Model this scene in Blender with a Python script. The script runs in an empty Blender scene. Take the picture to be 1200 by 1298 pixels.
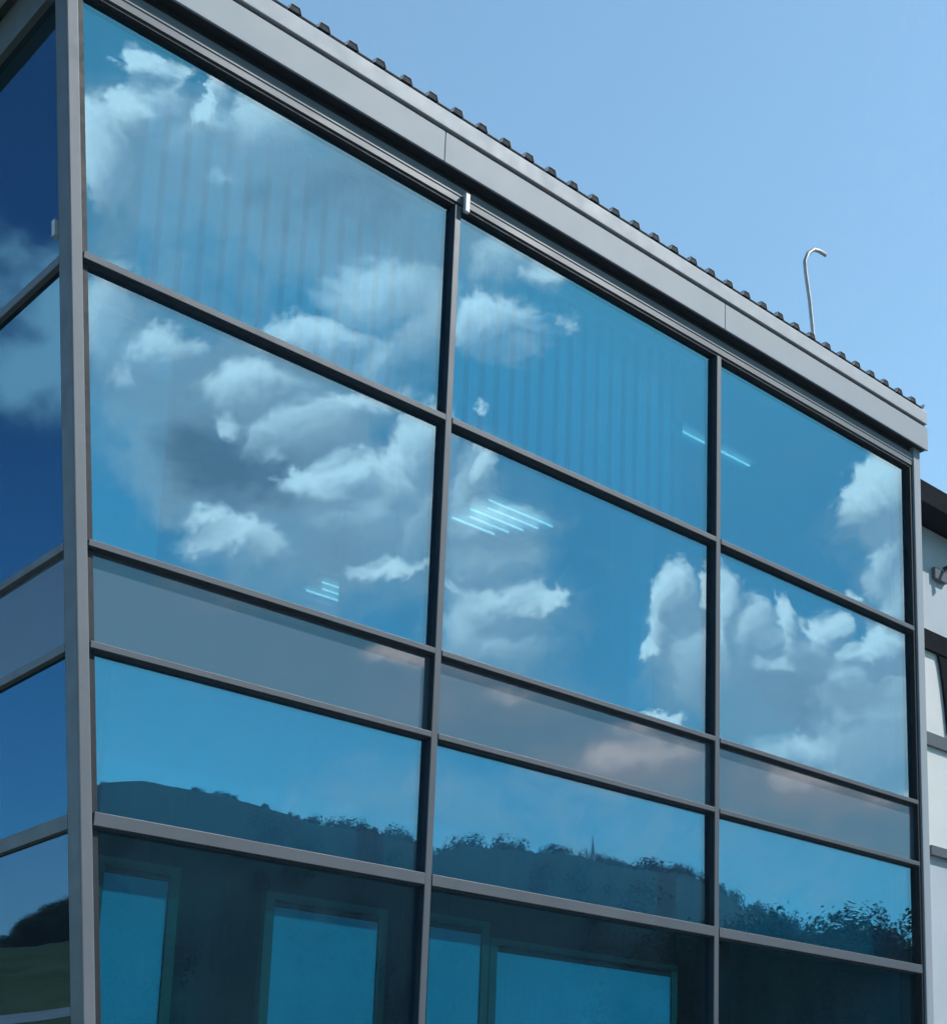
import bpy, bmesh, math, random
from mathutils import Vector, Matrix
import numpy as np

random.seed(7)
S = bpy.context.scene
COL = S.collection

# ------------------------------------------------------------------ camera
# frame of 1200 x 1298; principal point and focal length solved from the facade's vanishing points
CX, CY, F = 950.0, 1110.0, 1927.0
r_ = np.array([1805, 408, 1927.0]); r_ /= np.linalg.norm(r_)          # facade direction (world X) seen by the lens
u_ = np.array([0, -9110, 1927.0]); u_ -= r_ * (u_ @ r_); u_ /= np.linalg.norm(u_)
d_ = np.cross(u_, r_)
if d_[2] < 0: d_ = -d_
W = np.array([r_, d_, u_])                                            # world <- lens (x right, y down, z ahead)
CAM = np.array([-3.889, -8.7008, 1.6011])
cam = bpy.data.cameras.new('camera')
cam_o = bpy.data.objects.new('camera', cam); COL.objects.link(cam_o)
X, Y, Z = W @ np.array([1, 0, 0.]), W @ np.array([0, -1, 0.]), W @ np.array([0, 0, -1.])
cam_o.matrix_world = Matrix(((X[0], Y[0], Z[0], CAM[0]), (X[1], Y[1], Z[1], CAM[1]), (X[2], Y[2], Z[2], CAM[2]), (0, 0, 0, 1)))
cam.sensor_fit = 'HORIZONTAL'; cam.sensor_width = 36
cam.lens = F / 1200 * 36
cam.shift_x = -(CX - 600) / 1200
cam.shift_y = (CY - 649) / 1200
cam.clip_start = 0.1; cam.clip_end = 8000
S.camera = cam_o

def ray(x, y):
    return W @ np.array([x - CX, y - CY, F])
def on_y(x, y, yy):                     # where the sight line of a frame point meets the vertical plane Y = yy
    d = ray(x, y); t = (yy - CAM[1]) / d[1]; return CAM + t * d
def mirrored(x, y):                     # direction of that sight line after the main facade reflects it
    d = ray(x, y).copy(); d[1] *= -1; return d / np.linalg.norm(d)
MCAM = CAM * np.array([1, -1, 1])

# ------------------------------------------------------------------ exposure, sun, sky
S.view_settings.view_transform = 'Standard'
S.view_settings.look = 'None'
S.view_settings.exposure = 0.8
S.view_settings.gamma = 1.0
S.cycles.use_denoising = True
S.cycles.use_adaptive_sampling = True
S.cycles.adaptive_threshold = 0.03
S.cycles.max_bounces = 6
S.cycles.diffuse_bounces = 2
S.cycles.glossy_bounces = 5
S.cycles.transparent_max_bounces = 12
S.cycles.sample_clamp_indirect = 4.0

SUN_EL = math.radians(47)
SUN_AZ = math.radians(-42)              # measured from +X towards +Y
sun_dir = Vector((math.cos(SUN_AZ) * math.cos(SUN_EL), math.sin(SUN_AZ) * math.cos(SUN_EL), math.sin(SUN_EL)))
sl = bpy.data.lights.new('sun', 'SUN'); sl.energy = 2.4; sl.angle = math.radians(0.5); sl.color = (1.0, 0.96, 0.91)
so = bpy.data.objects.new('sun', sl); COL.objects.link(so)
so.rotation_euler = (-sun_dir).to_track_quat('-Z', 'Y').to_euler()

world = bpy.data.worlds.new('World'); S.world = world; world.use_nodes = True
SKY_STRENGTH = 0.15
class Tree:
    def __init__(s, nt): s.nt = nt; s.n = nt.nodes; s.l = nt.links
    def new(s, t, **k):
        n = s.n.new(t)
        for a, b in k.items(): setattr(n, a, b)
        return n
    def put(s, sock, v):
        if v is None: return
        if hasattr(v, 'is_output'): s.l.new(v, sock)
        else: sock.default_value = v
    def m(s, op, a, b=None, c=None, clamp=False):
        n = s.new('ShaderNodeMath', operation=op, use_clamp=clamp)
        for i, v in enumerate((a, b, c)): s.put(n.inputs[i], v)
        return n.outputs[0]
    def v(s, op, a, b=None, c=None, out='Vector'):
        n = s.new('ShaderNodeVectorMath', operation=op)
        for i, x in enumerate((a, b, c)): s.put(n.inputs[i], x)
        return n.outputs[out]
    def smooth(s, x, a, b, lo=0.0, hi=1.0):
        n = s.new('ShaderNodeMapRange', interpolation_type='SMOOTHSTEP')
        s.put(n.inputs[0], x)
        for i, q in enumerate((a, b, lo, hi)): n.inputs[i + 1].default_value = q
        return n.outputs[0]
    def lin(s, x, a, b, lo=0.0, hi=1.0):
        n = s.new('ShaderNodeMapRange'); n.clamp = True
        s.put(n.inputs[0], x)
        for i, q in enumerate((a, b, lo, hi)): n.inputs[i + 1].default_value = q
        return n.outputs[0]
    def mix(s, f, a, b, mode='MIX'):
        n = s.new('ShaderNodeMix', data_type='RGBA', blend_type=mode)
        s.put(n.inputs[0], f); s.put(n.inputs[6], a); s.put(n.inputs[7], b)
        return n.outputs[2]
    def noise(s, vec, scale, detail=4.0, rough=0.55, out='Fac', dist=0.0):
        n = s.new('ShaderNodeTexNoise')
        s.put(n.inputs['Vector'], vec); n.inputs['Scale'].default_value = scale
        n.inputs['Detail'].default_value = detail; n.inputs['Roughness'].default_value = rough
        n.inputs['Distortion'].default_value = dist
        return n.outputs[out]

# puffs of cloud: (u, v, radius u, radius v, weight) on a map of the sky behind the viewer (gnomonic, 100 units = about 3 degrees)
BRIGHT = [
 (188,82,26,26,1.1),(215,120,42,44,1.1),(128,196,26,50,1.1),(168,150,30,26,1.0),(262,158,58,36,1.15),(285,118,26,34,.9),(325,168,60,42,.9),(290,215,40,20,.55),
 (225,95,22,18,.7),(245,112,20,26,-.9),(205,72,16,12,.5),
 (490,372,62,42,.75),(530,405,46,54,.8),(405,424,66,24,.7),(470,450,30,30,.6),(450,395,30,22,.5),
 (622,412,54,34,1.0),(655,436,26,18,.8),(690,352,26,18,.75),(645,338,40,30,.55),(705,413,11,12,.42),(617,524,10,9,.5),
 (140,392,40,56,.75),(205,430,50,24,.7),(165,462,26,22,.6),(330,478,56,28,.85),(305,520,18,26,.75),(385,535,66,40,.9),(450,512,64,24,.8),(372,565,22,16,.9),
 (420,612,40,28,1.1),(455,640,50,36,.9),(440,595,34,20,1.0),(490,610,50,34,.95),(535,562,34,44,1.15),(515,585,30,30,1.0),(525,640,44,60,.8),(510,720,56,14,.7),
 (300,690,62,24,.95),(345,700,34,18,.8),(265,665,40,14,.6),
 (622,600,22,30,.85),(590,640,26,60,.6),(625,672,46,34,.9),(635,712,44,26,.65),(640,772,50,26,.9),(600,800,36,50,.7),(640,815,50,30,.75),(690,773,22,14,.9),(575,745,60,12,.5),
 (858,762,28,40,1.15),(826,830,22,18,1.05),(845,800,24,34,.9),(885,830,46,48,.85),(920,780,20,60,1.1),(945,800,30,42,1.0),(965,810,24,22,.9),
 (1000,788,22,36,1.15),(1008,815,34,26,1.05),(1048,792,24,24,1.0),(1040,815,34,26,.8),(1095,820,32,20,1.05),(1130,808,34,30,1.1),(985,838,50,12,1.0),(1070,850,50,26,.8),
 (1105,640,40,38,1.5),(1095,618,26,20,1.2),(1145,622,54,50,1.5),(1125,690,28,60,1.1),(1145,745,30,70,1.1),(1078,752,12,8,.6),
 (1075,900,24,18,.75),(1110,905,40,24,.7),(1040,950,80,26,.7),(1065,985,40,30,.8),(1110,930,70,70,.7),(1150,860,40,60,.7),(1080,870,60,34,.7),
 (842,905,26,10,.9),(820,922,40,10,.5),
 (510,830,38,12,.7),(640,876,36,12,.45),(800,958,56,22,.95),(838,948,40,20,.8),(1040,1004,58,22,.95),(1130,1020,44,22,.85),(1010,1012,36,14,.7),
]
VEIL = [
 (240,210,150,90,.75),(150,260,60,80,.5),(420,260,150,80,.95),(520,320,80,90,.7),(610,310,60,60,.7),(330,200,90,60,.6),(250,330,140,90,.45),
 (300,480,180,70,.8),(180,480,90,120,.7),(310,580,130,80,1.5),(250,560,80,70,.8),(430,690,110,70,.8),(480,640,110,90,.7),(340,740,110,30,.5),
 (600,690,90,90,.7),(630,800,80,70,.7),(600,650,50,90,.6),
 (890,830,70,80,.7),(960,880,90,60,.7),(1060,880,130,70,.9),(1100,930,100,80,.7),(1130,720,50,120,.5),(1120,660,60,60,.6),
 (800,965,110,40,.7),(1060,1010,140,40,.8),(620,880,160,40,.35),(560,1020,200,50,.4),(820,1060,200,50,.35),(450,1020,90,40,.3),(980,1110,140,40,.3),
]
def puff_group(name, puffs):
    g = bpy.data.node_groups.new(name, 'ShaderNodeTree')
    g.interface.new_socket('P', in_out='INPUT', socket_type='NodeSocketVector')
    g.interface.new_socket('D', in_out='OUTPUT', socket_type='NodeSocketFloat')
    t = Tree(g)
    gi = t.new('NodeGroupInput').outputs[0]; go = t.new('NodeGroupOutput')
    acc = None
    for (a, b, ra, rb, w) in puffs:
        ra, rb = ra * 1.5, rb * 1.5
        q = t.v('MULTIPLY_ADD', gi, (100 / ra, 100 / rb, 0), (-a / ra, -b / rb, 0))
        l = t.v('DOT_PRODUCT', q, q, out='Value')
        f = t.m('MULTIPLY_ADD', l, -w, w)
        if w > 0:
            acc = t.m('MAXIMUM', f, 0.0) if acc is None else t.m('SMOOTH_MAX', acc, f, 0.12)
        else:
            acc = t.m('ADD', acc, t.m('MINIMUM', f, 0.0))
    t.l.new(acc, go.inputs[0])
    return g

def build_world():
    t = Tree(world.node_tree); t.n.clear()
    out = t.new('ShaderNodeOutputWorld'); bg = t.new('ShaderNodeBackground')
    t.l.new(bg.outputs[0], out.inputs[0])
    sky = t.new('ShaderNodeTexSky', sky_type='NISHITA'); sky.sun_disc = False
    sky.sun_elevation = SUN_EL
    sky.sun_rotation = math.radians(90) - SUN_AZ
    sky.altitude = 300; sky.air_density = 1.0; sky.dust_density = 1.0; sky.ozone_density = 1.0
    d = t.new('ShaderNodeTexCoord').outputs['Generated']
    # map of the half of the sky behind the viewer: gnomonic about a fixed world direction
    ax = [W @ np.array(v) for v in ((1, 0, 0.), (0, 1, 0.), (0, 0, 1.))]
    ax = [np.array((a[0], -a[1], a[2])) for a in ax]
    c = [t.v('DOT_PRODUCT', d, tuple(a), out='Value') for a in ax]
    front = t.m('MAXIMUM', c[2], 0.12)
    cx = t.m('MULTIPLY_ADD', t.m('DIVIDE', c[0], front), F / 100, CX / 100)
    cy = t.m('MULTIPLY_ADD', t.m('DIVIDE', c[1], front), F / 100, CY / 100)
    comb = t.new('ShaderNodeCombineXYZ'); t.put(comb.inputs[0], cx); t.put(comb.inputs[1], cy)
    P = comb.outputs[0]
    mask = t.smooth(c[2], .12, .3)
    # ragged edges: warp the map with fractal noise
    nz = t.new('ShaderNodeTexNoise'); t.put(nz.inputs['Vector'], P)
    nz.inputs['Scale'].default_value = 1.7; nz.inputs['Detail'].default_value = 8; nz.inputs['Roughness'].default_value = .66
    warp = t.v('MULTIPLY', t.v('SUBTRACT', nz.outputs['Color'], (.5, .5, .5)), (.62, .5, 0))
    nf = t.new('ShaderNodeTexNoise'); t.put(nf.inputs['Vector'], P)
    nf.inputs['Scale'].default_value = 6.5; nf.inputs['Detail'].default_value = 4; nf.inputs['Roughness'].default_value = .6
    Pw = t.v('ADD', t.v('ADD', P, warp), t.v('MULTIPLY', t.v('SUBTRACT', nf.outputs['Color'], (.5, .5, .5)), (.3, .3, 0)))
    gb, gv = puff_group('cumulus', BRIGHT), puff_group('cloud_veil', VEIL)
    def call(g, v):
        n = t.new('ShaderNodeGroup'); n.node_tree = g; t.put(n.inputs[0], v); return n.outputs[0]
    fine = t.m('SUBTRACT', t.noise(P, 2.4, 8, .74), .5)
    fine2 = t.m('SUBTRACT', t.noise(t.v('ADD', P, (7.3, 2.1, .13)), 2.2, 6, .66), .5)
    b0 = t.m('MULTIPLY_ADD', fine, .8, call(gb, Pw))
    b1 = t.m('MULTIPLY_ADD', fine, .8, call(gb, t.v('ADD', Pw, (-.10, -.20, 0))))
    v0 = t.m('MULTIPLY_ADD', fine2, .9, call(gv, Pw))
    dens_b = t.m('MULTIPLY', t.smooth(b0, .03, .68), mask)
    dens_v = t.m('MULTIPLY', t.smooth(v0, .0, .9, 0, .85), mask)
    lit = t.lin(t.m('SUBTRACT', b0, b1), -.18, .55)             # sunlit crests against the shaded undersides of the puffs
    dens_b = t.m('MULTIPLY', dens_b, t.lin(lit, 0, .55, .5, 1.0))      # the shaded undersides thin out into haze
    # loose cloud elsewhere behind the viewer
    away = t.m('MULTIPLY', t.smooth(t.m('ABSOLUTE', t.m('SUBTRACT', cx, 6.2)), 6.3, 8.5), t.smooth(c[2], .5, .65))
    loose = t.m('MULTIPLY', t.smooth(t.noise(P, .45, 8, .6), .5, .72), away)
    # the bank of cloud low in the north-west
    cl = Vector((math.cos(math.radians(115.3)) * math.cos(math.radians(22.6)), math.sin(math.radians(115.3)) * math.cos(math.radians(22.6)), math.sin(math.radians(22.6))))
    nn = t.new('ShaderNodeTexNoise'); t.put(nn.inputs['Vector'], d); nn.inputs['Scale'].default_value = 22; nn.inputs['Detail'].default_value = 6
    dw = t.v('ADD', d, t.v('MULTIPLY', t.v('SUBTRACT', nn.outputs['Color'], (.5, .5, .5)), (.09, .09, .09)))
    nw = None
    for (daz, el, r, w) in ((1.0, 24.5, 2.6, 1.), (.6, 22.8, 2.4, 1.), (-.3, 22.2, 2.2, .9), (1.8, 23, 3, .9), (4, 23.5, 3.4, .8), (-3.2, 20.5, 1.8, .7), (-5.5, 21.5, 2.4, .8)):
        a, e = math.radians(115.3 + daz), math.radians(el)
        v = (math.cos(a) * math.cos(e), math.sin(a) * math.cos(e), math.sin(e))
        f = t.m('MULTIPLY_ADD', t.v('DISTANCE', dw, v, out='Value'), -w / math.radians(r), w)
        nw = t.m('MAXIMUM', f, 0.0) if nw is None else t.m('SMOOTH_MAX', nw, f, .2)
    dens_n = t.smooth(nw, .0, .7, 0, .9)
    k = 1 / SKY_STRENGTH
    col = t.mix(1.0, sky.outputs[0], (.85, 1.06, .99, 1), 'MULTIPLY')
    # added multiplier darkens the unseen south and north-west sky to deepen the glass reflections
    sx = t.new('ShaderNodeSeparateXYZ'); t.put(sx.inputs[0], d)
    col = t.mix(t.smooth(t.m('MULTIPLY', sx.outputs[1], -1.0), -.2, .45), col, t.mix(1.0, col, t.mix(t.m('ADD', t.lin(cx, 0, 6.5, .75, 0), t.lin(cy, 6.5, 11, 0, .5), clamp=True), (.15, .35, .41, 1), (.23, .50, .51, 1)), 'MULTIPLY'))
    col = t.mix(t.smooth(t.m('MULTIPLY', sx.outputs[0], -1.0), -.1, .35), col, t.mix(1.0, col, t.mix(t.lin(sx.outputs[2], .10, .36, 1, 0), (.34, .42, .56, 1), (.50, .66, .80, 1)), 'MULTIPLY'))
    grey = t.mix(t.smooth(v0, .55, 1.5), (.50 * k, .545 * k, .57 * k, 1), (.19 * k, .235 * k, .28 * k, 1))
    col = t.mix(dens_v, col, grey)
    puff = t.mix(lit, (.52 * k, .57 * k, .61 * k, 1), (1.17 * k, 1.12 * k, 1.06 * k, 1))
    col = t.mix(dens_b, col, puff)
    col = t.mix(loose, col, (.5 * k, .52 * k, .54 * k, 1))
    col = t.mix(dens_n, col, (.95 * k, 1.0 * k, 1.0 * k, 1))
    t.l.new(col, bg.inputs[0]); bg.inputs[1].default_value = SKY_STRENGTH
build_world()
world.cycles.sampling_method = 'NONE'

# ------------------------------------------------------------------ materials
def mat(name, base=(.5, .5, .5), rough=.5, metal=0.0, var=.12, scale=3.0, bump=0.0, bscale=40, spec=.5, rv=.08, stretch=(1, 1, 1), col2=None, detail=5):
    m = bpy.data.materials.new(name); m.use_nodes = True
    t = Tree(m.node_tree); b = t.n['Principled BSDF']
    co = t.new('ShaderNodeTexCoord').outputs['Object']
    v = t.v('MULTIPLY', co, stretch)
    n = t.noise(v, scale, detail, .6)
    a = tuple(c * (1 - var) for c in base) + (1,)
    z = tuple(min(1, c * (1 + var)) for c in base) + (1,) if col2 is None else tuple(col2) + (1,)
    t.put(b.inputs['Base Color'], t.mix(t.lin(n, .3, .7), a, z))
    t.put(b.inputs['Roughness'], t.lin(t.noise(v, scale * 2.3, 4), .3, .7, max(0, rough - rv), min(1, rough + rv)))
    b.inputs['Metallic'].default_value = metal
    b.inputs['Specular IOR Level'].default_value = spec
    if bump:
        bp = t.new('ShaderNodeBump'); bp.inputs['Strength'].default_value = bump; bp.inputs['Distance'].default_value = .01
        t.put(bp.inputs['Height'], t.noise(v, bscale, 4)); t.l.new(bp.outputs[0], b.inputs['Normal'])
    return m

def glass(name, refl, trans, fac, wob=.004):
    m = bpy.data.materials.new(name); m.use_nodes = True
    t = Tree(m.node_tree); t.n.clear()
    out = t.new('ShaderNodeOutputMaterial')
    co = t.new('ShaderNodeTexCoord').outputs['Object']
    g = t.new('ShaderNodeBsdfGlossy'); g.inputs['Roughness'].default_value = 0.0
    g.inputs['Color'].default_value = (*refl, 1)
    bp = t.new('ShaderNodeBump'); bp.inputs['Strength'].default_value = 1.0; bp.inputs['Distance'].default_value = wob
    t.put(bp.inputs['Height'], t.noise(co, .55, 1.5, .4)); t.l.new(bp.outputs[0], g.inputs['Normal'])
    tr = t.new('ShaderNodeBsdfTransparent'); tr.inputs[0].default_value = (*trans, 1)
    # thin dust film on the outside
    df = t.new('ShaderNodeBsdfDiffuse'); df.inputs[0].default_value = (.26, .33, .38, 1)
    mx = t.new('ShaderNodeMixShader'); mx.inputs[0].default_value = fac
    t.l.new(tr.outputs[0], mx.inputs[1]); t.l.new(g.outputs[0], mx.inputs[2])
    m2 = t.new('ShaderNodeMixShader')
    t.put(m2.inputs[0], t.lin(t.noise(t.v('MULTIPLY', co, (1, 1, .22)), 3.2, 6, .65), .4, .8, .0, .022))
    t.l.new(mx.outputs[0], m2.inputs[1]); t.l.new(df.outputs[0], m2.inputs[2])
    t.l.new(m2.outputs[0], out.inputs[0])
    return m

def panel(name, base, fac):
    m = bpy.data.materials.new(name); m.use_nodes = True
    t = Tree(m.node_tree); t.n.clear()
    out = t.new('ShaderNodeOutputMaterial'); co = t.new('ShaderNodeTexCoord').outputs['Object']
    df = t.new('ShaderNodeBsdfDiffuse')
    t.put(df.inputs[0], t.mix(t.noise(t.v('MULTIPLY', co, (1, 1, .3)), 2.5, 5, .6), tuple(c * .9 for c in base) + (1,), tuple(c * 1.1 for c in base) + (1,)))
    g = t.new('ShaderNodeBsdfGlossy'); g.inputs['Roughness'].default_value = .03; g.inputs['Color'].default_value = (.38, .40, .44, 1)
    mx = t.new('ShaderNodeMixShader'); mx.inputs[0].default_value = fac
    t.l.new(df.outputs[0], mx.inputs[1]); t.l.new(g.outputs[0], mx.inputs[2]); t.l.new(mx.outputs[0], out.inputs[0])
    return m

def emit(name, col, st):
    m = bpy.data.materials.new(name); m.use_nodes = True
    t = Tree(m.node_tree); b = t.n['Principled BSDF']
    b.inputs['Base Color'].default_value = (*col, 1)
    b.inputs['Emission Color'].default_value = (*col, 1); b.inputs['Emission Strength'].default_value = st
    return m

M = {}
M['silver'] = mat('silver_paint', (.36, .40, .455), .6, .0, .02, 2.0, .012, 90, rv=.02)
M['strip'] = mat('pale_flashing', (.46, .49, .545), .6, .0, .06, 2.5, .05, 60)
M['anod'] = mat('grey_aluminium', (.11, .125, .15), .5, .1, .06, 3, .05, 120, stretch=(1, 1, .3))
M['cheek'] = mat('dark_frame_rubber_shade', (.026, .038, .054), .55, 0, .15, 6)  # near-black: rubber plus the shade of frame sides and undersides in one colour
M['anod2'] = mat('dark_grey_aluminium', (.17, .185, .215), .5, .1, .08, 3, .05, 120)
M['black'] = mat('matt_black_trim_shadow', (.007, .010, .015), .8, 0, .2, 6, spec=.06)
M['anod_head'] = mat('mid_grey_aluminium', (.15, .168, .195), .5, .1, .05, 3, .05, 120, stretch=(.3, 1, 1))
M['gasket'] = mat('black_gasket_shade', (.012, .016, .022), .6, 0, .2, 8)
M['soffit'] = mat('dark_soffit', (.02, .025, .033), .6, 0, .15, 4)
M['closure'] = mat('dark_rib_closure', (.012, .022, .035), .8, 0, .3, 20)
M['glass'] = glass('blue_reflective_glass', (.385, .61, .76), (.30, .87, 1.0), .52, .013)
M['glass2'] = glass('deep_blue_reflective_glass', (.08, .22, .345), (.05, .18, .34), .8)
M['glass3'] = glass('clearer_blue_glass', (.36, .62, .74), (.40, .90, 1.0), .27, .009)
M['glass4'] = glass('brighter_deep_blue_glass', (.12, .21, .31), (.05, .18, .34), .8)  # reflection tint raised on the lowest panes, brightening the mirrored meadow
M['spandrel'] = panel('grey_spandrel_glass', (.125, .18, .245), .38)
M['concrete'] = mat('concrete', (.33, .33, .32), .85, 0, .15, 2, .3, 25)
M['plaster'] = mat('interior_plaster', (.55, .56, .55), .9, 0, .05, 1)
M['carpet'] = mat('carpet', (.08, .085, .1), .95, 0, .2, 30)
M['blind'] = mat('pale_blind_fabric', (.80, .84, .84), .9, 0, .08, 6)
M['roller'] = mat('blue_roller_blind', (.29, .53, .63), .9, 0, .12, 1.2)
M['olive'] = mat('olive_frame_paint', (.10, .12, .085), .6, 0, .1, 4)
M['dark'] = mat('dark_interior', (.02, .022, .026), .8, 0, .2, 3)
M['white'] = mat('white_plastic', (.8, .8, .8), .4, 0, .03, 5)
M['galv'] = mat('galvanised_steel', (.42, .44, .44), .5, .4, .15, 14)
M['tube'] = emit('lamp_tube', (1, .42, .37), 2.7)
M['wall'] = mat('silver_cladding', (.55, .60, .67), .55, 0, .07, 1.5, .08, 50)
M['grass'] = mat('grass', (.085, .12, .055), .95, 0, .3, .22, .5, 12, col2=(.12, .155, .08), spec=0)
M['asphalt'] = mat('asphalt', (.055, .055, .057), .9, 0, .25, 1.3, .4, 90)
M['paving'] = mat('pale_paving', (.36, .35, .33), .85, 0, .15, .8, .3, 30)
M['wood'] = mat('woodland', (.018, .036, .036), .95, 0, .4, .035, .8, 2.0, col2=(.05, .078, .062), detail=9, spec=0)
M['bark'] = mat('bark', (.09, .07, .05), .95, 0, .3, 12, .6, 30)
M['leaf'] = mat('leaves', (.016, .03, .012), .8, 0, .35, 1.1, spec=0, col2=(.028, .046, .016))

# ------------------------------------------------------------------ mesh helpers
class MB:
    def __init__(s): s.bm = bmesh.new()
    def hexa(s, p):                       # eight corners: bottom loop 0-3, top loop 4-7
        v = [s.bm.verts.new(q) for q in p]
        for f in ((3, 2, 1, 0), (4, 5, 6, 7), (0, 1, 5, 4), (1, 2, 6, 5), (2, 3, 7, 6), (3, 0, 4, 7)):
            s.bm.faces.new([v[i] for i in f])
        return s
    def box(s, x0, x1, y0, y1, z0, z1):
        return s.hexa([(x0, y0, z0), (x1, y0, z0), (x1, y1, z0), (x0, y1, z0), (x0, y0, z1), (x1, y0, z1), (x1, y1, z1), (x0, y1, z1)])
    def prism(s, prof, x0, x1):           # profile of (y, z) swept along X
        a = [s.bm.verts.new((x0, y, z)) for y, z in prof]; b = [s.bm.verts.new((x1, y, z)) for y, z in prof]
        n = len(prof)
        for i in range(n): s.bm.faces.new((a[i], a[(i + 1) % n], b[(i + 1) % n], b[i]))
        s.bm.faces.new(a[::-1]); s.bm.faces.new(b)
        return s
    def tube(s, pts, r, n=10):
        pts = [Vector(p) for p in pts]
        rs = r if isinstance(r, (list, tuple)) else [r] * len(pts)
        rings = []
        for i, p in enumerate(pts):
            d = (pts[min(i + 1, len(pts) - 1)] - pts[max(i - 1, 0)]).normalized()
            a = d.orthogonal().normalized() if i == 0 else (pa - d * pa.dot(d)).normalized()
            pa = a
            b = d.cross(a)
            rings.append([s.bm.verts.new(p + (a * math.cos(q) + b * math.sin(q)) * rs[i]) for q in [2 * math.pi * k / n for k in range(n)]])
        for a, b in zip(rings, rings[1:]):
            for k in range(n): s.bm.faces.new((a[k], a[(k + 1) % n], b[(k + 1) % n], b[k]))
        s.bm.faces.new(rings[0][::-1]); s.bm.faces.new(rings[-1])
        return s
    def build(s, name, m, parent=None, bevel=0.0, smooth=False):
        bmesh.ops.recalc_face_normals(s.bm, faces=s.bm.faces)
        me = bpy.data.meshes.new(name); s.bm.to_mesh(me); s.bm.free()
        o = bpy.data.objects.new(name, me); COL.objects.link(o); me.materials.append(m)
        if parent is not None: o.parent = parent
        if bevel:
            b = o.modifiers.new('bevel', 'BEVEL'); b.width = bevel; b.segments = 2; b.limit_method = 'ANGLE'
        if smooth:
            for p in me.polygons: p.use_smooth = True
        return o
def tag(o, label, cat, group=None, kind=None):
    o['label'] = label; o['category'] = cat
    if group: o['group'] = group
    if kind: o['kind'] = kind
    return o
def thing(name, label, cat, group=None):
    o = bpy.data.objects.new(name, None); COL.objects.link(o); o.empty_display_size = .3
    return tag(o, label, cat, group)
def struct(o):
    o['kind'] = 'structure'; return o

# ------------------------------------------------------------------ ground, slopes, hills
b = MB(); b.bm.faces.new([b.bm.verts.new(p) for p in ((-3000, -3000, 0), (3000, -3000, 0), (3000, 3000, 0), (-3000, 3000, 0))])
struct(b.build('ground', M['grass']))
b = MB(); b.bm.faces.new([b.bm.verts.new(p) for p in ((-30, -24, .004), (60, -24, .004), (60, -2.2, .004), (-30, -2.2, .004))])
struct(b.build('car_park', M['asphalt']))
b = MB(); b.box(-8, 40, -2.2, -.2, -.1, .12)
struct(b.build('pavement', M['paving'], bevel=.01))

# long wooded hill behind the viewer
ridge = [(-500, 1180), (-300, 1120), (-120, 1060), (40, 1015), (110, 1004), (135, 999), (180, 998), (250, 1010), (330, 1033), (400, 1051), (470, 1066), (530, 1081), (560, 1080), (590, 1071), (650, 1076), (700, 1084), (760, 1096), (830, 1106), (890, 1121), (940, 1150), (1000, 1170), (1080, 1205), (1160, 1225), (1300, 1270), (1500, 1350), (1800, 1430)]
def ridge_at(x):
    for (a, ya), (c, yc) in zip(ridge, ridge[1:]):
        if a <= x <= c: return ya + (yc - ya) * (x - a) / (c - a)
bm = bmesh.new(); prev = None
rng = random.Random(3)
NX = 900
for i in range(NX):
    px = -500 + 2300 * i / (NX - 1)
    d = mirrored(px, ridge_at(px)); hd = math.hypot(d[0], d[1])
    top = d[2] / hd
    D = 230.0
    amp = 1.0 if px > 420 else .35
    line = []
    for q, hq in ((.34, 0), (.42, .06), (.5, .16), (.58, .28), (.66, .42), (.74, .58), (.82, .74), (.9, .88), (.96, .96), (1, 1), (1.03, .99), (1.2, .8), (1.6, .3), (2, -.02)):
        dd = D * q
        z = (top * D + 1.6) * hq
        if .4 < hq: z += rng.uniform(-.2, .2) * amp
        line.append(bm.verts.new((MCAM[0] + d[0] / hd * dd, MCAM[1] + d[1] / hd * dd, z)))
    if prev:
        for k in range(len(line) - 1): bm.faces.new((prev[k], line[k], line[k + 1], prev[k + 1]))
    prev = line
b = MB(); b.bm.free(); b.bm = bm
struct(b.build('hills', M['wood'], smooth=True))

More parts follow.
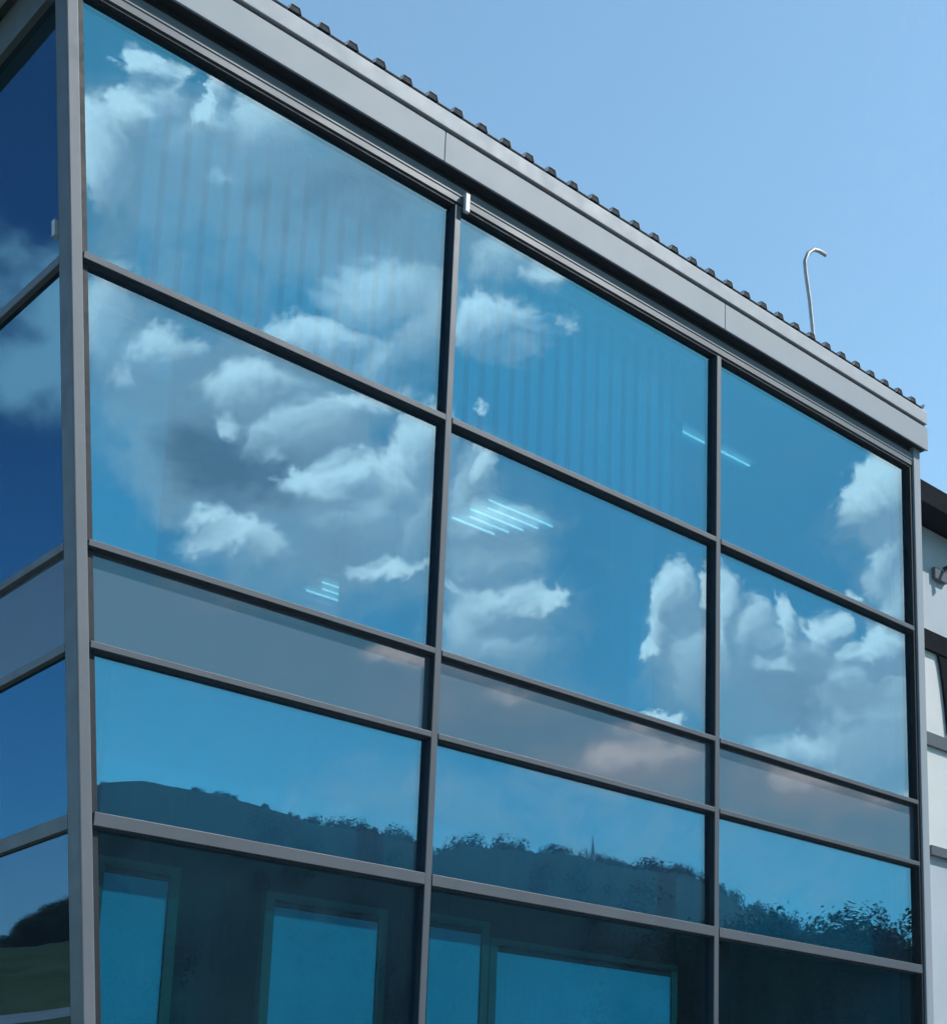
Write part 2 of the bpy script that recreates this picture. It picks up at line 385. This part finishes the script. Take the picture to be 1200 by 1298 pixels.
# ------------------------------------------------------------------ trees
def crown_mesh(seed, squash=1.0, n=90000):
    r = np.random.default_rng(seed)
    cen = [(0, 0, .58)] * 3; rad = [.27] * 3
    for _ in range(20):
        q = r.normal(size=3); q /= np.linalg.norm(q)
        cen.append((q[0] * .26, q[1] * .26, .58 + q[2] * .25)); rad.append(r.uniform(.10, .19))
    cen, rad = np.array(cen), np.array(rad)
    k = r.integers(0, len(rad), n)
    d = r.normal(size=(n, 3)); d /= np.linalg.norm(d, axis=1)[:, None]
    # leaves gather in sprays: several leaves round each twig end
    tw = r.integers(0, n // 14, n)
    base = r.normal(size=(n // 14, 3)); base /= np.linalg.norm(base, axis=1)[:, None]
    kt = r.integers(0, len(rad), n // 14); rt = r.random(n // 14) ** .4
    p = cen[kt][tw] + base[tw] * (rad[kt] * rt)[tw][:, None] + r.normal(size=(n, 3)) * .012
    p[:, 2] = np.maximum(p[:, 2], .18)
    p[:, :2] *= squash
    nrm = base[tw] + r.uniform(-.8, .8, (n, 3)) + np.array((0, 0, .35)); nrm /= np.linalg.norm(nrm, axis=1)[:, None]
    a = np.cross(nrm, d); a /= np.linalg.norm(a, axis=1)[:, None]; e = np.cross(nrm, a)
    s = r.uniform(.0045, .009, n)[:, None]
    v = np.stack([p + a * s, p + e * s * .6, p - a * s, p - e * s * .6], axis=1).reshape(-1, 3)
    me = bpy.data.meshes.new('crown')
    me.vertices.add(4 * n); me.vertices.foreach_set('co', v.astype(np.float32).ravel())
    me.loops.add(4 * n); me.loops.foreach_set('vertex_index', np.arange(4 * n, dtype=np.int32))
    me.polygons.add(n); me.polygons.foreach_set('loop_start', np.arange(0, 4 * n, 4, dtype=np.int32))
    me.update(calc_edges=True); me.validate(); me.materials.append(M['leaf']); return me
def trunk_mesh(seed):
    r = random.Random(seed); b = MB()
    b.tube([(0, 0, -.03), (.01, 0, .2), (-.01, .01, .45), (0, 0, .75)], [.035, .026, .018, .006], 8)
    for k in range(6):
        a = r.uniform(0, 6.28); z = r.uniform(.25, .5)
        b.tube([(0, 0, z), (math.cos(a) * .12, math.sin(a) * .12, z + .12), (math.cos(a) * .24, math.sin(a) * .24, z + .24)], [.013, .009, .003], 6)
    bmesh.ops.recalc_face_normals(b.bm, faces=b.bm.faces)
    me = bpy.data.meshes.new('trunk'); b.bm.to_mesh(me); b.bm.free(); me.materials.append(M['bark']); return me
CROWNS = [crown_mesh(k) for k in range(4)] + [crown_mesh(9, .5)]
TRUNKS = [trunk_mesh(k) for k in range(3)]
def tree(x, y, h, wide, kind, label, group, z=0.0, name='tree'):
    t = thing(name, label, 'tree', group); t.location = (x, y, z)
    t.scale = (h * wide, h * wide, h); t.rotation_euler.z = (x * 13.7 + y * 3.1) % 6.28
    for nm, me in (('trunk', TRUNKS[kind % 3]), ('crown', CROWNS[kind])):
        o = bpy.data.objects.new(nm, me); COL.objects.link(o); o.parent = t
    return t
def reflected_tree(px, py, dist, wide, kind, label, group):
    d = mirrored(px, py); hd = math.hypot(d[0], d[1])
    tree(MCAM[0] + d[0] / hd * dist, MCAM[1] + d[1] / hd * dist, 1.6 + d[2] / hd * dist, wide, kind, label, group)
GT = 'trees across the car park'
reflected_tree(1102, 1146, 60, 1.05, 0, 'tallest broad dark tree mirrored at the right end of the glass', GT)
reflected_tree(1142, 1185, 52, 1.0, 1, 'lower rounded dark tree beside the tallest mirrored tree', GT)
reflected_tree(1028, 1150, 64, .7, 4, 'slim pointed tree mirrored left of the broad dark one', GT)
for i, (px, py, w, k, lab) in enumerate(((925, 1138, .9, 2, 'dark tree mirrored just right of the second mullion, at the foot of the hill'),
        (950, 1150, .9, 3, 'low bushy tree mirrored second from the left in the third bay'),
        (975, 1148, .9, 0, 'dark bushy tree mirrored third from the left in the third bay'),
        (1000, 1160, .9, 1, 'low dark tree mirrored directly left of the slim pointed one'),
        (1045, 1180, .9, 2, 'low dark tree mirrored between the slim pointed and the tallest broad one'),
        (1070, 1190, 1, 3, 'lowest bush mirrored under the left side of the tallest broad tree'),
        (1180, 1200, 1, 0, 'dark tree mirrored at the right jamb and cut off by the end post'),
        (890, 1165, .9, 1, 'low dark tree mirrored just left of the second mullion'))):
    reflected_tree(px, py, 70 + (i * 7) % 15, w, k, lab, GT)

# the wood on the hill: one far-off mass of small crowns, thick on the crest, looser down the slope
r = np.random.default_rng(21)
vs = []
def clump(x, y, z, h, w):
    n = 260
    c = r.normal(size=(n, 3)); c /= np.linalg.norm(c, axis=1)[:, None]
    p = np.array((x, y, z + h * .5)) + c * np.array((w, w, h * .55)) * (r.random((n, 1)) ** .4) * np.array((1, 1, 1))
    nr = c + r.uniform(-.6, .6, (n, 3)); nr /= np.linalg.norm(nr, axis=1)[:, None]
    a = np.cross(nr, r.normal(size=(n, 3))); a /= np.linalg.norm(a, axis=1)[:, None]; e = np.cross(nr, a)
    q = r.uniform(.09, .2, n)[:, None]
    vs.append(np.stack([p + a * q, p + e * q * .7, p - a * q, p - e * q * .7], axis=1).reshape(-1, 3))
HQ = ((.42, .06), (.5, .16), (.58, .28), (.66, .42), (.74, .58), (.82, .74), (.9, .88), (.96, .96), (1, 1))
for k in range(900):
    px = r.uniform(-300, 1500)
    crest = k < 330
    if crest and px < 400 and r.random() < .75: continue
    q = r.uniform(.975, 1.0) if crest else r.uniform(.5, .86)
    if not crest and math.sin(px * .017 + q * 9) + .6 * math.sin(px * .041 - q * 23) < .1: continue
    dd = mirrored(px, ridge_at(px)); hh = math.hypot(dd[0], dd[1])
    hq = np.interp(q, [a for a, _ in HQ], [b for _, b in HQ])
    zz = (dd[2] / hh * 230 + 1.6) * hq
    h = r.uniform(.9, 2.6) if crest else r.uniform(1.6, 3.2)
    if crest and px < 400: h *= .5
    clump(MCAM[0] + dd[0] / hh * 230 * q, MCAM[1] + dd[1] / hh * 230 * q, zz - .4 - (.4 * h if crest else 0), h * 1.25, h * r.uniform(.55, .95))
v = np.concatenate(vs); nq = len(v) // 4
me = bpy.data.meshes.new('woodland')
me.vertices.add(4 * nq); me.vertices.foreach_set('co', v.astype(np.float32).ravel())
me.loops.add(4 * nq); me.loops.foreach_set('vertex_index', np.arange(4 * nq, dtype=np.int32))
me.polygons.add(nq); me.polygons.foreach_set('loop_start', np.arange(0, 4 * nq, 4, dtype=np.int32))
me.update(calc_edges=True); me.materials.append(M['leaf'])
wo = bpy.data.objects.new('woodland', me); COL.objects.link(wo)
tag(wo, 'far dark wood along the crest and slope of the mirrored hill', 'wood', kind='stuff')

d = mirrored(748, 1058); hd = math.hypot(d[0], d[1]); D = 222
mast = thing('mast', 'thin dark lattice mast on the mirrored hill', 'mast')
mx_, my_ = MCAM[0] + d[0] / hd * D, MCAM[1] + d[1] / hd * D
zt = 1.6 + d[2] / hd * D
mast.location = (mx_, my_, zt - 10.5)
b = MB()
for q in range(3):
    a = q * 2.094
    b.tube([(math.cos(a) * 1.3, math.sin(a) * 1.3, 0), (math.cos(a) * .35, math.sin(a) * .35, 7), (0, 0, 9.4)], .2, 6)
for k in range(9):
    z0 = k * .8; w0 = 1.3 - .136 * z0; w1 = 1.3 - .136 * (z0 + .8)
    for q in range(3):
        a, c = q * 2.094, (q + 1) * 2.094
        b.tube([(math.cos(a) * w0, math.sin(a) * w0, z0), (math.cos(c) * w1, math.sin(c) * w1, z0 + .8)], .08, 5)
b.build('lattice_tower', M['galv'], mast)
MB().tube([(0, 0, 9.2), (0, 0, 10.5)], [.16, .07], 6).build('aerial', M['galv'], mast)

# grassy bank and trees to the north-west, mirrored in the end wall
bm = bmesh.new(); prev = None
for i in range(60):
    a = math.radians(95 + 45 * i / 59); line = []
    for dist, z in ((30, 0.0), (36, 3.3), (42, 3.75), (46, 4.5), (60, 6.1), (75, 7.6), (90, 8.9), (110, 9.5), (150, 9.0), (200, -.1)):
        line.append(bm.verts.new((-.1 + math.cos(a) * dist, 1 + math.sin(a) * dist, z + (.12 * math.sin(i * 1.7 + dist) if 4 < z else 0))))
    if prev:
        for k in range(len(line) - 1): bm.faces.new((prev[k], prev[k + 1], line[k + 1], line[k]))
    prev = line
b = MB(); b.bm.free(); b.bm = bm
struct(b.build('grass_bank', M['grass'], smooth=True))
bm = bmesh.new(); prev = None
for i in range(40):
    a = math.radians(90 + 50 * i / 39)
    line = [bm.verts.new((-.1 + math.cos(a) * q, 1 + math.sin(a) * q, zq)) for q, zq in ((36.4, 3.35), (41.6, 3.74))]
    if prev: bm.faces.new((prev[0], line[0], line[1], prev[1]))
    prev = line
b = MB(); b.bm.free(); b.bm = bm
struct(b.build('path', M['paving']))
for i, (az, dist, h, w, k, lab) in enumerate(((114.6, 88, 6.2, .9, 0, 'tallest dark bush on the bank mirrored in the end wall, beside the corner post'),
        (114.0, 86, 5.4, .9, 1, 'second tallest rounded bush on the bank mirrored in the end wall'),
        (113.5, 88, 4.6, .9, 2, 'middle dark bush of the sloping row mirrored in the end wall'),
        (112.4, 92, 3.6, .9, 3, 'low dark bush at the left end of the row mirrored in the end wall'),
        (115.5, 88, 6.6, 1., 2, 'big dark bush on the bank hidden behind the corner post in the mirror image'))):
    a = math.radians(az)
    tree(-.1 + math.cos(a) * dist, 1 + math.sin(a) * dist, h * .6, w * 1.7, k, lab, 'bushes on the grassy bank', 7.7)

# ------------------------------------------------------------------ the glass building
ZL = dict(top=9.05, r1=7.26, r2=5.43, r3=4.81, r4=3.74, r5=1.15, base=.25)
MX = [2.25, 5.15, 8.07]                  # bay lines along the front
def xr(z): return -.70 + (9.05 - z) * .108           # corner edge of the leaning end wall
bld = thing('office_building', 'two storey office block clad in blue mirror glass with grey metal frames', 'building')
DF = .062                                # how far the frame caps stand out
# vertical mullions: side cheeks coloured dark for their shade, paler cap
for x in MX[:2]:
    o = MB().box(x - .045, x + .005, -.05, .09, .25, 9.05).build('mullion', M['cheek'], bld)
    MB().box(x - .047, x + .008, -DF, -.05, .25, 9.05).build('mullion_cap', M['anod'], o, bevel=.004)
MB().box(8.012, 8.05, -.055, .09, .25, 9.05).build('mullion', M['gasket'], bld)
# right end post
MB().box(8.2, 8.212, -.12, .3, 9.285, 9.53).build('eave_end', M['soffit'], bld)
MB().box(8.05, 8.165, -.08, .25, .0, 9.284).build('end_post', M['silver'], bld, bevel=.008)
# slanted corner post
def slab(x0, x1, y0, y1, z0=.25, z1=9.29):           # follows the lean of the corner
    return MB().hexa([(xr(z0) + x0, y0, z0), (xr(z0) + x1, y0, z0), (xr(z0) + x1, y1, z0), (xr(z0) + x0, y1, z0),
                      (xr(z1) + x0, y0, z1), (xr(z1) + x1, y0, z1), (xr(z1) + x1, y1, z1), (xr(z1) + x0, y1, z1)])
post = slab(-.085, -.01, -.075, .09).build('corner_post', M['anod2'], bld, bevel=.008)
slab(-.01, .04, -.03, .03).build('gasket', M['gasket'], post)
slab(-.07, -.02, .09, .12).build('gasket', M['gasket'], post)
# transoms of the front, each bay its own length, butted between the mullions
bays = [(None, MX[0] - .05), (MX[0] + .01, MX[1] - .05), (MX[1] + .01, 8.012)]
def bay_x0(i, z): return xr(z) + .0 if i == 0 else bays[i][0]
HEIGHT = dict(r1=(.035, .02), r2=(.03, .02), r3=(.035, .015), r4=(.03, .06), r5=(.03, .04))
for key in ('r1', 'r2', 'r3', 'r4', 'r5'):
    z = ZL[key]; lo, hi = HEIGHT[key]
    for i in range(3):
        x0, x1 = bay_x0(i, z), bays[i][1]
        o = MB().box(x0, x1, -.055, .08, z - lo + .006, z + hi).build('transom', M['cheek'], bld)
        MB().box(x0, x1, -.068, -.055, z - lo + .012, z + hi + .004).build('transom_cap', M['anod'], o, bevel=.003)
# glass and spandrel panels
rows = [('r1', 'top', 'glass'), ('r2', 'r1', 'glass'), ('r3', 'r2', 'spandrel'), ('r4', 'r3', 'glass'), ('r5', 'r4', 'glass3'), ('base', 'r5', 'spandrel')]
rg = random.Random(11)
for lo, hi, kind in rows:
    z0, z1 = ZL[lo], ZL[hi]
    for i in range(3):
        a0, a1, c = bay_x0(i, z0), bay_x0(i, z1), bays[i][1] + .005
        e = rg.uniform(-.0022, .0022); g = rg.uniform(-.0022, .0022)
        MB().hexa([(a0, 0 + e, z0), (c, 0 + g, z0), (c, .024 + g, z0), (a0, .024 + e, z0),
                   (a1, 0 - g, z1), (c, 0 - e, z1), (c, .024 - e, z1), (a1, .024 - g, z1)]).build('spandrel_panel' if kind == 'spandrel' else 'glass_pane', M[kind], bld)
# gasket shadow line and head trim below the eaves
MB().box(-1.0, 8.05, -.05, .09, 9.05, 9.075).build('head_gasket', M['gasket'], bld)
MB().prism([(-.062, 9.075), (-.062, 9.13), (-.068, 9.133), (-.068, 9.205), (.1, 9.205), (.1, 9.075)], -1.05, 8.05).build('head_trim', M['anod_head'], bld)
MB().box(-1.04, 8.05, -.03, .1, 9.205, 9.284).build('shadow_gap', M['gasket'], bld)  # black strip standing for the eave's shade across the upper head
# end wall: caps, rails and panes lie in the leaning plane
def lw(y0, y1, z0, z1, o0, o1):          # box on the end wall: y range, z range, outward offset range
    return MB().hexa([(xr(z0) - o1, y0, z0), (xr(z0) - o0, y0, z0), (xr(z0) - o0, y1, z0), (xr(z0) - o1, y1, z0),
                      (xr(z1) - o1, y0, z1), (xr(z1) - o0, y0, z1), (xr(z1) - o0, y1, z1), (xr(z1) - o1, y1, z1)])
LB = [.12, 3.0, 5.9]
for y in LB[1:]:
    o = lw(y - .025, y + .025, .25, 9.05, .0, .07).build('mullion', M['anod2'], bld)
for key in ('r1', 'r2', 'r3', 'r4', 'r5'):
    z = ZL[key]; lo, hi = HEIGHT[key]
    for i in range(2):
        lw(LB[i] - (.03 if i == 0 else -.025), LB[i + 1] - .025, z - lo, z + hi, .0, .085).build('transom', M['anod2'], bld, bevel=.003)
for lo, hi, kind in rows:
    for i in range(2):
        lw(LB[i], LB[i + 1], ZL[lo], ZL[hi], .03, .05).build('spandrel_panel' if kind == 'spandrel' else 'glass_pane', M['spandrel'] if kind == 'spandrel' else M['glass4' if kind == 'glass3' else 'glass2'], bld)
lw(.09, 5.9, 9.05, 9.29, .02, .09).build('head_trim', M['anod2'], bld)
# eaves
MB().box(-1.02, 8.2, -.13, .12, 9.285, 9.30).build('soffit', M['soffit'], bld)
for fa0, fa1 in ((-1.05, 2.02), (2.026, 5.11), (5.116, 8.215)):
    MB().prism([(-.15, 9.275), (-.15, 9.53), (-.13, 9.53), (-.12, 9.30), (-.13, 9.275)], fa0, fa1).build('fascia', M['silver'], bld, bevel=.003)
MB().box(-1.0, 8.2, -.125, .2, 9.53, 9.56).build('shadow_gap', M['gasket'], bld)
MB().prism([(-.165, 9.56), (-.165, 9.70), (-.15, 9.715), (.3, 9.715), (.3, 9.56)], -1.06, 8.19).build('roof_edge_flashing', M['strip'], bld, bevel=.005)
MB().box(-1.05, -.86, -.15, 6, 9.3, 9.53).build('fascia', M['silver'], bld)
MB().box(-.86, -.6, -.05, 6, 9.30, 9.32).build('soffit', M['soffit'], bld)
# profiled roof sheet: ribs every 233 mm, dark closures in their open ends
RX0, PITCH = -.92, .2332
prof = []
n_r = 40
x = RX0 - .117
for k in range(n_r):
    c = .947 + (k - 8) * PITCH
    prof += [(c - .052, 0), (c - .034, .05), (c + .034, .05), (c + .052, 0)]
prof = [p for p in prof if -1.05 < p[0] < 8.2]
bm = bmesh.new()
ya, yb, slope = -.173, 6.0, math.tan(math.radians(3))
va = [bm.verts.new((p[0], ya, 9.722 + p[1])) for p in prof]; vb = [bm.verts.new((p[0], yb, 9.722 + p[1] + (yb - ya) * slope)) for p in prof]
for k in range(len(prof) - 1): bm.faces.new((va[k], va[k + 1], vb[k + 1], vb[k]))
b = MB(); b.bm.free(); b.bm = bm
roof = b.build('roof', M['strip'], bld)
sd = roof.modifiers.new('thick', 'SOLIDIFY'); sd.thickness = .003; sd.offset = 1
for k in range(n_r):
    c = .947 + (k - 8) * PITCH
    if not -1.0 < c < 8.1: continue
    b = MB()
    pr = [(c - .047, 9.724), (c - .0315, 9.769), (c + .0315, 9.769), (c + .047, 9.724)]
    b.hexa([(pr[0][0], -.168, pr[0][1]), (pr[3][0], -.168, pr[3][1]), (pr[3][0], -.12, pr[3][1]), (pr[0][0], -.12, pr[0][1]),
            (pr[1][0], -.168, pr[1][1]), (pr[2][0], -.168, pr[2][1]), (pr[2][0], -.12, pr[2][1]), (pr[1][0], -.12, pr[1][1])])
    b.build('rib_closure', M['closure'], roof)
# structure and rooms behind the glass
def shell_slab(z0, z1, name, m):
    MB().box(xr(z0) + .12, 8.0, .12, 5.8, z0, z1).build(name, m, bld)
shell_slab(4.86, 5.38, 'floor_slab', M['plaster'])
shell_slab(.0, .22, 'floor_slab', M['concrete'])
shell_slab(9.08, 9.28, 'ceiling', M['plaster'])
MB().hexa([(xr(0) + .02, 5.8, 0), (8.05, 5.8, 0), (8.05, 5.98, 0), (xr(0) + .02, 5.98, 0), (xr(9.28) + .02, 5.8, 9.28), (8.05, 5.8, 9.28), (8.05, 5.98, 9.28), (xr(9.28) + .02, 5.98, 9.28)]).build('rear_wall', M['plaster'], bld)
MB().hexa([(-1.048, -.14, 9.532), (-1.0, -.14, 9.532), (-1.0, 6, 9.532), (-1.048, 6, 9.532), (-1.048, -.14, 9.716), (-1.0, -.14, 9.716), (-1.0, 6, 10.03), (-1.048, 6, 10.03)]).build('gable_trim', M['silver'], bld)
MB().box(-1.0, 8.18, 5.9, 5.97, 9.3, 10.0).build('gable_trim', M['silver'], bld)
MB().box(8.05, 8.165, .25, 5.98, 0, 9.28).build('end_wall', M['wall'], bld)
MB().box(.2, 8.0, 3.2, 3.3, .22, 4.86).build('partition', M['dark'], bld)
for x in (.62, 2.50, 5.45):
    MB().box(x, x + .34, .40, .75, .22, 4.86).build('column', M['dark'], bld)
for x in (2.35, 5.25):
    MB().box(x, x + .3, 1.2, 1.5, 5.38, 9.08).build('column', M['plaster'], bld)
MB().box(xr(4) + .2, 8.0, .26, .32, 3.78, 4.855).build('bulkhead_reflector', M['blind'], bld)  # made pale as a reflector, tinting the mirrored hill a hazy blue
# small white clip on the first mullion
MB().box(2.262, 2.305, -.11, -.076, 9.0, 9.16).build('clip', M['white'], bld, bevel=.006)
lw(.11, .15, 7.42, 7.52, .05, .10).build('clip', M['white'], bld)

# blinds and lights inside
GB = 'roller blinds behind the ground floor glass'
def roller(x0, x1, z0, z1, y, label):
    t = thing('roller_blind', label, 'blind', GB)
    MB().box(x0, x1, y, y + .012, z0, z1).build('fabric', M['roller'], t)
    fr = MB().box(x0 - .07, x0 - .005, y - .01, y + .05, .22, z1 + .1).box(x1 + .005, x1 + .07, y - .01, y + .05, .22, z1 + .1).box(x0 - .005, x1 + .005, y - .01, y + .05, z1 + .055, z1 + .1)
    fr.build('frame', M['olive'], t)
    MB().tube([(x0, y + .03, z1 + .02), (x1, y + .03, z1 + .02)], .03, 10).build('roller_tube', M['dark'], t)
    MB().box(x0, x1, y - .01, y + .02, z0 - .03, z0).build('bottom_bar', M['dark'], t)
for (pa, pb, py, lab) in ((133, 215, None, 'tall narrow teal blind behind the glass next to the corner post'),
                          (348, 480, 1150, 'blue blind behind the first bay of ground floor glass'),
                          (545, 610, 1175, 'narrow blue blind just right of the first mullion'),
                          (630, 850, 1207, 'widest teal blind behind the middle ground floor bay')):
    ra, rb = on_y(pa, py or 1100, .14), on_y(pb, py or 1100, .14)
    roller(float(ra[0]), float(rb[0]), .6, float(ra[2]) if py else 3.5, .14, lab)
GV = 'vertical blinds behind the top row of glass'
def vertical_blind(x0, x1, label, step=.15):
    t = thing('vertical_blind', label, 'blind', GV)
    MB().box(x0, x1, .17, .21, 8.98, 9.03).build('headrail', M['white'], t)
    n = int((x1 - x0) / step)
    me = None
    for k in range(n):
        if me is None:
            o = MB().hexa([(-.056, -.012, 0), (.056, .010, 0), (.056, .012, 0), (-.056, -.010, 0), (-.056, -.012, 1.68), (.056, .010, 1.68), (.056, .012, 1.68), (-.056, -.010, 1.68)]).build('slat', M['blind'], t); me = o.data
        else:
            o = bpy.data.objects.new('slat', me); COL.objects.link(o); o.parent = t
        o.location = (x0 + (k + .5) * step, .19, 7.30); o.rotation_euler.z = random.uniform(-.12, .12)
vertical_blind(-.1, 2.15, 'pale vertical blind behind the top left pane of the front')
vertical_blind(2.4, 5.0, 'pale vertical blind behind the top middle pane of the front')
tl = thing('side_blind', 'pale blue panel blind behind upper glass beside the corner post', 'blind')
MB().box(-.22, .29, .33, .345, 5.45, 7.2).build('fabric', M['blind'], tl)
MB().box(-.22, .29, .32, .355, 7.2, 7.24).build('headrail', M['white'], tl)
GL = 'ceiling lights inside the upper floor'
def ceiling_light(x, y, z, L, n, label, dy=.16):
    t = thing('ceiling_light', label, 'ceiling light', GL); t.location = (x, y, z)
    MB().box(-L / 2 - .05, L / 2 + .05, -dy * n / 2 - .03, dy * n / 2 + .03, .05, .10).build('housing', M['white'], t)
    for k in range(n):
        yy = (k - (n - 1) / 2) * dy
        MB().tube([(-L / 2 + .1 * (k % 2), yy, .02), (L / 2 - .07 * k, yy, .02)], .012, 8).build('tube', M['tube'], t)
    MB().box(-.012, .012, -.012, .012, .10, 9.08 - z).build('hanger', M['white'], t)
ceiling_light(4.62, 2.35, 8.0, .78, 5, 'five tube ceiling light showing as bright streaks right of the first mullion', .14)
ceiling_light(4.55, 5.1, 8.0, .6, 3, 'small three tube ceiling light low in the first bay of upper glass')
dl = ray(905, 570); pl = CAM + dl * ((8.6 - CAM[2]) / dl[2])
ceiling_light(float(pl[0]), float(pl[1]), 8.6, 1.0, 1, 'faint single lit tube glimpsed beside the second mullion')

# ------------------------------------------------------------------ gooseneck on the roof
gn = thing('gooseneck_pipe', 'thin grey gooseneck pipe standing above the roof edge', 'pipe')
YG = .45
pts = [on_y(px, py, YG) for px, py in ((1033, 470), (1031, 430), (1026, 380), (1021, 345), (1020, 331), (1024, 321), (1031, 316), (1038, 318), (1046, 323))]
gn.location = pts[0]
q = [tuple(p - pts[0]) for p in pts]
MB().tube(q, .022, 10).build('pipe', M['galv'], gn, smooth=True)
MB().tube([q[0], (q[0][0], q[0][1], q[0][2] + .2)], .05, 10).build('base_collar', M['galv'], gn)

# ------------------------------------------------------------------ the silver wing beyond
YW = .5
wing = thing('annexe', 'silver clad annexe with dark roof overhang at the right edge', 'building')
def wz(px, py): return float(on_y(px, py, YW)[2])
z_roof, z_under = float(on_y(1180, 614, YW - .35)[2]), float(on_y(1180, 641, YW - .35)[2])
w0, w1 = 8.2, 16.0
wx = float(on_y(1168, 800, YW)[0])
zw1, zw0 = wz(1180, 802), wz(1180, 1083)
MB().box(w0, w1, YW, YW + 7, zw1, z_under - .02).build('wall', M['wall'], wing)
MB().box(w0, w1, YW, YW + 7, 0, zw0).build('wall', M['wall'], wing)
MB().box(w0, wx, YW, YW + 7, zw0, zw1).build('wall', M['wall'], wing)
MB().box(w0 - .05, w1, YW - .35, YW + 7, z_under, z_roof).build('roof', M['black'], wing, bevel=.01)
wn = MB().box(wx, 11.5, YW + .02, YW + .06, zw0, zw1).build('window', M['white'], wing)
MB().box(wx, 11.5, YW - .03, YW + .02, wz(1180, 826), zw1).build('blind_box', M['black'], wn)
MB().box(wx, 11.5, YW - .02, YW + .02, wz(1180, 946), wz(1180, 930)).build('frame', M['anod'], wn)
MB().box(wx, 11.5, YW - .06, YW + .02, zw0 - .02, zw0 + .08).build('sill', M['anod'], wn)
pc = [on_y(px, py, YW) for px, py in ((1186, 822), (1190.5, 842), (1194, 865), (1197.5, 895), (1201, 930), (1260, 960), (1260, 845))]  # outline of a dark wedge added to stand for a diagonal shadow
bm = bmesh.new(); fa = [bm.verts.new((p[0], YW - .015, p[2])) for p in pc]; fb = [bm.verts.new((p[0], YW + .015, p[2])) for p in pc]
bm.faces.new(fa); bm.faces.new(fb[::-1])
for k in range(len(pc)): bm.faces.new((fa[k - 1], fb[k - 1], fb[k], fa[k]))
b = MB(); b.bm.free(); b.bm = bm; b.build('shadow_wedge', M['black'], wn)
wl = thing('wall_lamp', 'small grey lamp fixed to the silver annexe wall', 'lamp')
p = on_y(1187, 728, YW); wl.location = p
MB().box(-.10, .14, -.05, 0, -.09, .05).build('housing', M['anod'], wl, bevel=.01)
MB().tube([(.06, -.05, .06), (.1, -.16, .10), (.16, -.2, .06)], .025, 8).build('arm', M['dark'], wl)

# ------------------------------------------------------------------ air
HAZE = 0.0009
hz = MB().box(-420, 420, -470, 420, -1, 76).build('haze', bpy.data.materials.new('haze'))
hz['kind'] = 'stuff'
hm = hz.data.materials[0]; hm.use_nodes = True
t = Tree(hm.node_tree); t.n.clear()
ho = t.new('ShaderNodeOutputMaterial'); hv = t.new('ShaderNodeVolumePrincipled')
hv.inputs['Color'].default_value = (.62, .82, 1, 1); hv.inputs['Density'].default_value = HAZE
t.l.new(hv.outputs[0], ho.inputs['Volume'])
